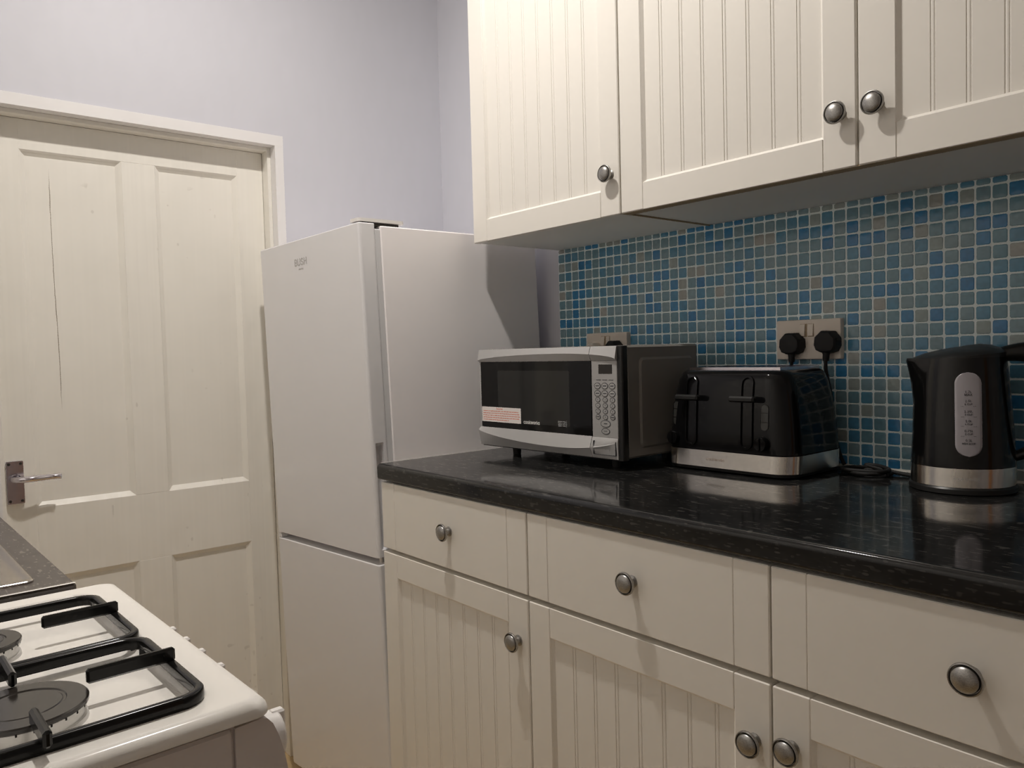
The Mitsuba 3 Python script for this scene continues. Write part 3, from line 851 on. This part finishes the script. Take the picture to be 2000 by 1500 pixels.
def k_r(a, z):
    r0 = np.interp(z, [0.905, 0.947, 1.00, 1.06, 1.10, 1.118, 1.127], [0.0730, 0.0740, 0.0712, 0.0666, 0.0630, 0.0608, 0.0570])
    d = np.abs((np.asarray(a) - np.pi + np.pi) % (2 * np.pi) - np.pi)
    amp = np.interp(z, [1.00, 1.045, 1.075, 1.10, 1.112, 1.124], [0, 0.0022, 0.0075, 0.0145, 0.0185, 0.0150])
    wid = np.interp(z, [1.0, 1.06, 1.112], [0.75, 0.50, 0.36])
    return r0 + amp * np.exp(-(d / wid) ** 2)


def k_ring(z, ins=0.0, r=None):
    rr = (k_r(ang, z) if r is None else np.full(NA, r)) - ins
    xy = np.array([KX, KY]) + rr[:, None] * (np.cos(ang)[:, None] * side - np.sin(ang)[:, None] * out_)
    return xy[::1]


def k_point(a, z, lift=0.0):
    r = k_r(a, z) + lift
    xy = np.array([KX, KY]) + r * (math.cos(a) * side - math.sin(a) * out_)
    return np.array([xy[0], xy[1], z])


tag('kettle', 'black jug kettle with a grey water window, right of the toaster', 'kettle')
obj('kettle__base', z_loft([(k_ring(0, r=0.0745), ZW + 0.0002), (k_ring(0, r=0.0768), 0.9072), (k_ring(0, r=0.0768), 0.9140), (k_ring(0, r=0.0745), 0.9168)]), 'satin_black', 30)
secs = [(k_ring(0, r=0.0715), 0.9166), (k_ring(0, r=0.0715), 0.9462), (k_ring(0.9475), 0.9470)] + [(k_ring(z), z) for z in np.r_[np.linspace(0.952, 1.10, 22), np.linspace(1.104, 1.116, 6)]]
obj('kettle__body', z_loft(secs), 'kettle_black', 50)
km, kuv = band_mesh([(k_ring(0, r=0.0738), 0.9172), (k_ring(0, r=0.0742), 0.9464)], 0.6)
obj('kettle__steel_band', km, 'steel', True, uv=kuv)
labels['kettle__steel_band'] = {'label': 'brushed steel band'}
obj('kettle__logo', None or trimesh.util.concatenate([trimesh.Trimesh(np.array([k_point(3 * math.pi / 2 + 0.10 + (x - 0.02) / 0.074, z + 0.9290, 0.0006 - y * 0.5 - k_r(4.8, 0.93) + 0.0741 - 0.0006 + 0.0004) for x, y, z in t.vertices]), t.faces, process=False) for t in [text('cookworks', 0.0050, 0.0003)]]), 'logo_grey')
# lid: a dome that rises towards the handle, following the rim and the spout
lid_secs = []
for f_, dz in ((0.0, 0.0005), (0.06, 0.0040), (0.16, 0.0075), (0.35, 0.0115), (0.60, 0.0145), (0.85, 0.0160)):
    base_r = k_r(ang, 1.116)
    rr = base_r * (1 - f_)
    xy = np.array([KX, KY]) + rr[:, None] * (np.cos(ang)[:, None] * side - np.sin(ang)[:, None] * out_)
    zz = 1.1175 + dz + 0.0075 * (rr / base_r.max()) * np.cos(ang) + 0.0030 * np.sin(np.pi * np.clip(f_, 0, 1)) * np.clip(np.cos(ang), 0, 1)
    lid_secs.append(np.column_stack([xy, zz]))
obj('kettle__lid', loft([np.column_stack([lid_secs[0][:, :2], np.full(NA, 1.1140)])] + lid_secs), 'satin_black', 40)
hp = [np.array([KX, KY]) + s * side for s in (0.050, 0.072, 0.098, 0.121, 0.128, 0.124, 0.110, 0.088, 0.070)]
hz = (1.1190, 1.1225, 1.1210, 1.1080, 1.0780, 1.0400, 0.9950, 0.9680, 0.9600)
path = spline([(*a, b) for a, b in zip(hp, hz)], 60)
hr = []
for i in range(60):
    t = path[min(i + 1, 59)] - path[max(i - 1, 0)]
    t /= np.linalg.norm(t)
    w = np.array([out_[0], out_[1], 0])
    n_ = np.cross(t, w)
    e = np.linspace(0, 2 * np.pi, 20, endpoint=False)
    hr.append(path[i] + np.interp(i, [0, 8, 20, 34, 59], [0.0110, 0.0150, 0.0140, 0.0095, 0.0080]) * np.cos(e)[:, None] * n_ + 0.0125 * np.sin(e)[:, None] * w)
obj('kettle__handle', loft(hr), 'satin_black', 50)
# water window: a stadium laid on the body
GC, GZ0, GZ1, GHW = 3 * math.pi / 2 + 0.125, 0.9655, 1.0945, 0.0184


def on_kettle(u, z, lift):
    return k_point(GC + u / k_r(GC, z), z, lift)


rows = []
gz = np.r_[np.linspace(GZ0, GZ0 + GHW, 10), np.linspace(GZ0 + GHW, GZ1 - GHW, 14)[1:-1], np.linspace(GZ1 - GHW, GZ1, 10)]
for z in gz:
    d = max(0.0, GZ0 + GHW - z, z - GZ1 + GHW)
    w = math.sqrt(max(GHW ** 2 - d * d, 1e-8))
    rows.append([on_kettle(w * k / 8, z, 0.0009 - 0.0008 * (abs(k) == 8)) for k in range(-8, 9)])
gv = np.array(rows).reshape(-1, 3)
gf = []
for i in range(len(gz) - 1):
    for k in range(16):
        a = i * 17 + k
        gf += [(a, a + 1, a + 18), (a, a + 18, a + 17)]
obj('kettle__water_window', trimesh.Trimesh(gv, np.array(gf), process=False), 'gauge', True)
labels['kettle__water_window'] = {'label': 'grey translucent water window with a printed scale'}
marks = []


def k_text(s, h, z, bold=True):
    t = text(s, h, 0.0002, bold, 'mid')
    marks.append(trimesh.Trimesh(np.array([on_kettle(x, zz + z, 0.0011 - y) for x, y, zz in t.vertices]), t.faces, process=False))


def k_bar(u0, u1, z):
    t = cbox(u0, u1, -0.0002, 0, z, z + 0.0004, 0)
    t = trimesh.Trimesh(*trimesh.remesh.subdivide_to_size(t.vertices, t.faces, 0.004), process=False)
    marks.append(trimesh.Trimesh(np.array([on_kettle(x, zz, 0.0011 - y) for x, y, zz in t.vertices]), t.faces, process=False))


for z, a, b in ((1.0630, '1.7L', 'MAX'), (1.0490, '1.5L', '6 CUP'), (1.0330, '1.25L', '5 CUP'), (1.0185, '1.0L', '4 CUP'), (1.0035, '0.75L', '3 CUP'), (0.9890, '0.5L', 'MIN 2CUP')):
    k_text(a, 0.0031, z)
    k_text(b, 0.0034 if b == 'MAX' else 0.0026, z - 0.0046)
    if b not in ('MAX', 'MIN 2CUP'):
        k_bar(-0.0105, -0.0062, z - 0.0068)
        k_bar(0.0062, 0.0105, z - 0.0068)
obj('kettle__water_window__scale', cat(*marks), 'ink')

# the kettle's spare flex coiled on the worktop behind the toaster
cp = []
for k in range(70):
    a = k / 69 * 2 * math.pi * 2.3
    r = 0.034 + 0.004 * math.sin(2.7 * a)
    cp.append((0.8725 + 1.10 * r * math.cos(a), -0.075 + r * math.sin(a), ZW + 0.0042 + 0.0052 * k / 40))
cp += [(0.93, -0.055, ZW + 0.0045), (0.965, -0.06, ZW + 0.0042)]
obj('kettle__power_cord', tube(spline(cp, 220), 0.0036, 8), 'rubber_black', 50)
labels['kettle__power_cord'] = {'label': 'black flex coiled beside it'}


# ------------------------------------------------------------------ sockets and plugs
def socket(x0, x1, z0, z1, label, yy=-0.0002):
    k = numbered('wall_socket')
    tag(k, label, 'socket', 'double wall sockets')
    w = x1 - x0
    obj(k + '__plate', z_loft([]) if False else loft([np.column_stack([q[:, 0], np.full(len(q), y), q[:, 1]]) for q, y in
        ((ring_points(x0, x1, z0, z1, 0.003, 3), 0.0), (ring_points(x0, x1, z0, z1, 0.003, 3), -0.0095), (ring_points(x0 + 0.001, x1 - 0.001, z0 + 0.001, z1 - 0.001, 0.003, 3), -0.0118), (ring_points(x0 + 0.003, x1 - 0.003, z0 + 0.003, z1 - 0.003, 0.003, 3), -0.0122))]), 'socket_plastic', 30)
    cx = (x0 + x1) / 2
    obj(k + '__switch_recess', cat(cbox(cx - 0.0165, cx - 0.0008, -0.0124, -0.011, z1 - 0.0345, z1 - 0.0085, 0), cbox(cx + 0.0008, cx + 0.0135, -0.0124, -0.011, z1 - 0.0345, z1 - 0.0085, 0)), 'cabinet_edge')
    for a in (cx - 0.0160, cx + 0.0015):
        sw = trimesh.convex.convex_hull(np.array([(xx, y, z) for xx in (a, a + 0.0108) for y, z in ((-0.011, z1 - 0.033), (-0.0160, z1 - 0.0325), (-0.0128, z1 - 0.0093), (-0.011, z1 - 0.009))]))
        obj(k + '__switch', sw, 'socket_plastic')
    return k


socket(0.6575, 0.7945, 1.1130, 1.1925, 'cream double wall socket with two black plugs, above the toaster')
socket(0.1120, 0.2510, 1.1060, 1.1855, 'cream double wall socket peeping out behind the microwave')


def plug(x, z, tilt, label, mat='rubber_black', drop=0.055, s=1.0, nub=False):
    k = numbered('power_plug')
    tag(k, label, 'plug', 'mains plugs')
    pts = np.array([(-0.010, 0.0225), (0.010, 0.0225), (0.0225, 0.0095), (0.0235, -0.006), (0.0185, -0.0165), (0.008, -0.0205), (-0.008, -0.0205), (-0.0185, -0.0165), (-0.0235, -0.006), (-0.0225, 0.0095)]) * s
    pg = sg.Polygon(pts)
    rings_ = []
    for ins, y in ((0.0, -0.0124), (0.0, -0.026), (0.0012, -0.0335), (0.004, -0.0375), (0.008, -0.039)):
        q = pts * (1 - ins / 0.0235)
        rings_.append(np.column_stack([q[:, 0], np.full(len(q), y), q[:, 1]]))
    body = loft(rings_)
    if nub:
        body = cat(body, cbox(0.020, 0.0265, -0.030, -0.022, 0.004, 0.010, 0.001))
    mt = trimesh.transformations.rotation_matrix(math.radians(tilt), (0, 1, 0))
    mt[:3, 3] = (x, 0, z)
    obj(k + '__body', body, mat, 25, mtx=mt)
    sl = tube([(0, -0.025, -0.015), (0, -0.025, -0.024), (0, -0.025, -0.036)], [0.0085, 0.0066, 0.0058], 14)
    obj(k + '__cord_sleeve', sl, mat, 40, mtx=mt)
    e = (mt @ np.array([0, -0.025, -0.036, 1]))[:3]
    cord = spline([e + [0, 0, 0.002], e + [0, 0.001, -0.02], (e[0] + 0.004, -0.018, e[2] - drop), (e[0] + 0.012, -0.012, 0.96), (e[0] + 0.03, -0.014, 0.9095)], 40)
    obj(k + '__cord', tube(cord, 0.0036, 8), mat, 50)


plug(0.6985, 1.1440, 0, 'black plug in the left outlet of the socket above the toaster')
plug(0.7730, 1.1460, 4, 'black plug in the right outlet of the socket above the toaster', nub=True)
plug(0.2170, 1.1420, 0, 'black plug behind the microwave, only its top showing')
plug(0.1480, 1.1405, 0, 'pale plug behind the microwave, only its top showing', mat='socket_plastic', s=0.9)

# ------------------------------------------------------------------ cooker: local u right along the front (x), v towards the wall behind (-y); front edge at v = 0
CF = frame_z(0.38284, -1.20828, 0, 1.226)
CW, CD, CZ = 0.5055, 0.560, 0.850
tag('cooker', 'white freestanding gas cooker with black pan supports', 'cooker')
r0 = lambda i, r: ring_points(i, CW - i, -CD + i, -i, r, 6)
hob = z_loft([(r0(0.012, 0.008), 0.8365), (r0(0.0, 0.016), 0.8365), (r0(0.0, 0.016), 0.8395), (r0(0.0012, 0.016), 0.8440), (r0(0.0045, 0.015), 0.8478), (r0(0.0095, 0.014), 0.8497), (r0(0.014, 0.013), 0.8500),
              (r0(0.0365, 0.022), 0.8500), (r0(0.0385, 0.021), 0.8492), (r0(0.0405, 0.020), 0.8470), (r0(0.047, 0.017), 0.8415), (r0(0.051, 0.015), 0.8402), (r0(0.056, 0.014), 0.8400)])
obj('cooker__hob_top', hob, 'enamel_white', 40, mtx=CF)
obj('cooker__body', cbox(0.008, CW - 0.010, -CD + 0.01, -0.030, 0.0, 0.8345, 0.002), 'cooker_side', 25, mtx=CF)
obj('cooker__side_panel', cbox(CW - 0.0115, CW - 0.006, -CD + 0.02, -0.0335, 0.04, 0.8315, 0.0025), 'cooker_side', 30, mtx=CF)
obj('cooker__shadow_gap', cbox(0.012, CW - 0.012, -CD + 0.014, -0.018, 0.833, 0.8367, 0), 'dark_gap', mtx=CF)
# control panel with a bulging front, seen from its end
cpf = [(-0.032, 0.730), (-0.032, 0.8315), (-0.0085, 0.8325), (-0.0035, 0.8310), (0.0015, 0.8250), (0.0065, 0.8130), (0.0110, 0.7960), (0.0140, 0.7780), (0.0155, 0.7600), (0.0155, 0.730)]
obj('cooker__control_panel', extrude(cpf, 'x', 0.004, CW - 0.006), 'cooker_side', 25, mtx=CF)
obj('cooker__oven_door', cbox(0.006, CW - 0.006, -0.030, 0.006, 0.12, 0.726, 0.004), 'cooker_white', 25, mtx=CF)
obj('cooker__plinth', cbox(0.010, CW - 0.010, -0.030, -0.004, 0.0, 0.115, 0.002), 'cooker_side', mtx=CF)
for u in (0.158, 0.206, 0.257, 0.314, 0.460):
    kn = lathe([(0, 0), (0.0205, 0), (0.0205, 0.0125), (0.0190, 0.0145), (0.0, 0.0150)], 32)
    kn.apply_transform(trimesh.transformations.rotation_matrix(-math.pi / 2, (1, 0, 0)))
    kn = cat(moved(kn, u, 0.0085, 0.7965), cbox(u - 0.0050, u + 0.0050, 0.0150, 0.0290, 0.7775, 0.8178, 0.0020))
    obj('cooker__control_knob', kn, 'cooker_white', 30, mtx=CF)


def bar(a, b, w, z0, z1, c=0.002):
    """A bar of rectangular section from a to b in plan."""
    a, b = np.array(a, float), np.array(b, float)
    L = np.linalg.norm(b - a)
    m = cbox(0, L, -w / 2, w / 2, z0, z1, c)
    m.apply_transform(trimesh.transformations.rotation_matrix(math.atan2(b[1] - a[1], b[0] - a[0]), (0, 0, 1)))
    return moved(m, a[0], a[1], 0)


def grate(u0, u1, v0, v1, bs):
    g = numbered('cooker__pan_support')
    w, zt, zb = 0.0092, 0.8610, 0.8490
    path_ = ring_points(u0, u1, v0, v1, 0.020, 8)
    rings_ = []
    n = len(path_)
    for i in range(n):
        t = path_[(i + 1) % n] - path_[i - 1]
        t /= np.linalg.norm(t)
        nn = np.array([t[1], -t[0]])
        e = np.linspace(0, 2 * np.pi, 12, endpoint=False)
        ce, se = np.cos(e), np.sin(e)
        sx, sz = np.sign(ce) * np.abs(ce) ** 0.6 * w / 2, np.sign(se) * np.abs(se) ** 0.6 * (zt - zb) / 2
        rings_.append(np.column_stack([path_[i][0] + nn[0] * sx, path_[i][1] + nn[1] * sx, (zt + zb) / 2 + sz]))
    obj(g + '__frame', loft(rings_ + [rings_[0]], cap0=False, cap1=False), 'enamel_black', 50, mtx=CF)
    um = (u0 + u1) / 2
    ft, fb = 0.8725, 0.8590
    vm = (v0 + v1) / 2
    fingers = [((um, v1 + 0.004), (um, v1 - 0.072)), ((um, v0 - 0.004), (um, v0 + 0.072)), ((um, vm - 0.03), (um, vm + 0.03))]
    for bu, bv, br in bs:
        fingers += [((u1 + (0.0045 if u1 < 0.4 else 0.018), bv), (bu + 0.046, bv)), ((u0 - 0.0045, bv), (bu - 0.046, bv))]
    for a, b in fingers:
        obj(g + '__finger', bar(a, b, 0.0066, fb, ft, 0.0022), 'enamel_black', 30, mtx=CF)
    for u in (u0 + 0.012, u1 - 0.012):
        for v in (v0 + 0.002, v1 - 0.002):
            obj(g + '__foot', moved(lathe([(0, 0.8402), (0.0042, 0.8402), (0.0042, 0.855), (0, 0.855)], 12), u, v, 0), 'rubber_black', 30, mtx=CF)


BU = ((0.183, -0.176, 0.040), (0.183, -0.400, 0.036), (0.3873, -0.167, 0.0490), (0.3873, -0.400, 0.036))
grate(0.0895, 0.2795, -0.515, -0.0455, BU[:2])
grate(0.2880, 0.4715, -0.515, -0.0455, BU[2:])
for bu, bv, br in BU:
    b = numbered('cooker__burner')
    obj(b + '__ring', moved(lathe([(0, 0.8398), (br * 0.99, 0.8398), (br * 0.97, 0.8435), (br * 0.93, 0.8440), (br * 0.93, 0.8505), (br * 0.965, 0.8512), (br * 0.965, 0.8535), (0, 0.8535)], 56), bu, bv, 0), 'burner_alloy', 30, mtx=CF)
    pr_ = [(0, 0.8537), (br * 0.97, 0.8537), (br, 0.8549), (br, 0.8578), (br * 0.975, 0.8590), (br * 0.66, 0.8594), (br * 0.64, 0.8584), (br * 0.60, 0.8584), (br * 0.58, 0.8590), (0, 0.8590)]
    obj(b + '__cap', moved(lathe(pr_, 64), bu, bv, 0), 'burner_black', 30, mtx=CF)
    ports = [turned(cbox(br * 0.955, br * 0.972, -0.0007, 0.0007, 0.8518, 0.8538, 0), (0, 0, 1), 15 * k) for k in range(24)]
    obj(b + '__ports', moved(cat(*ports), bu, bv, 0), 'dark_gap', mtx=CF)
    labels[b + '__ports'] = {'kind': 'stuff'}
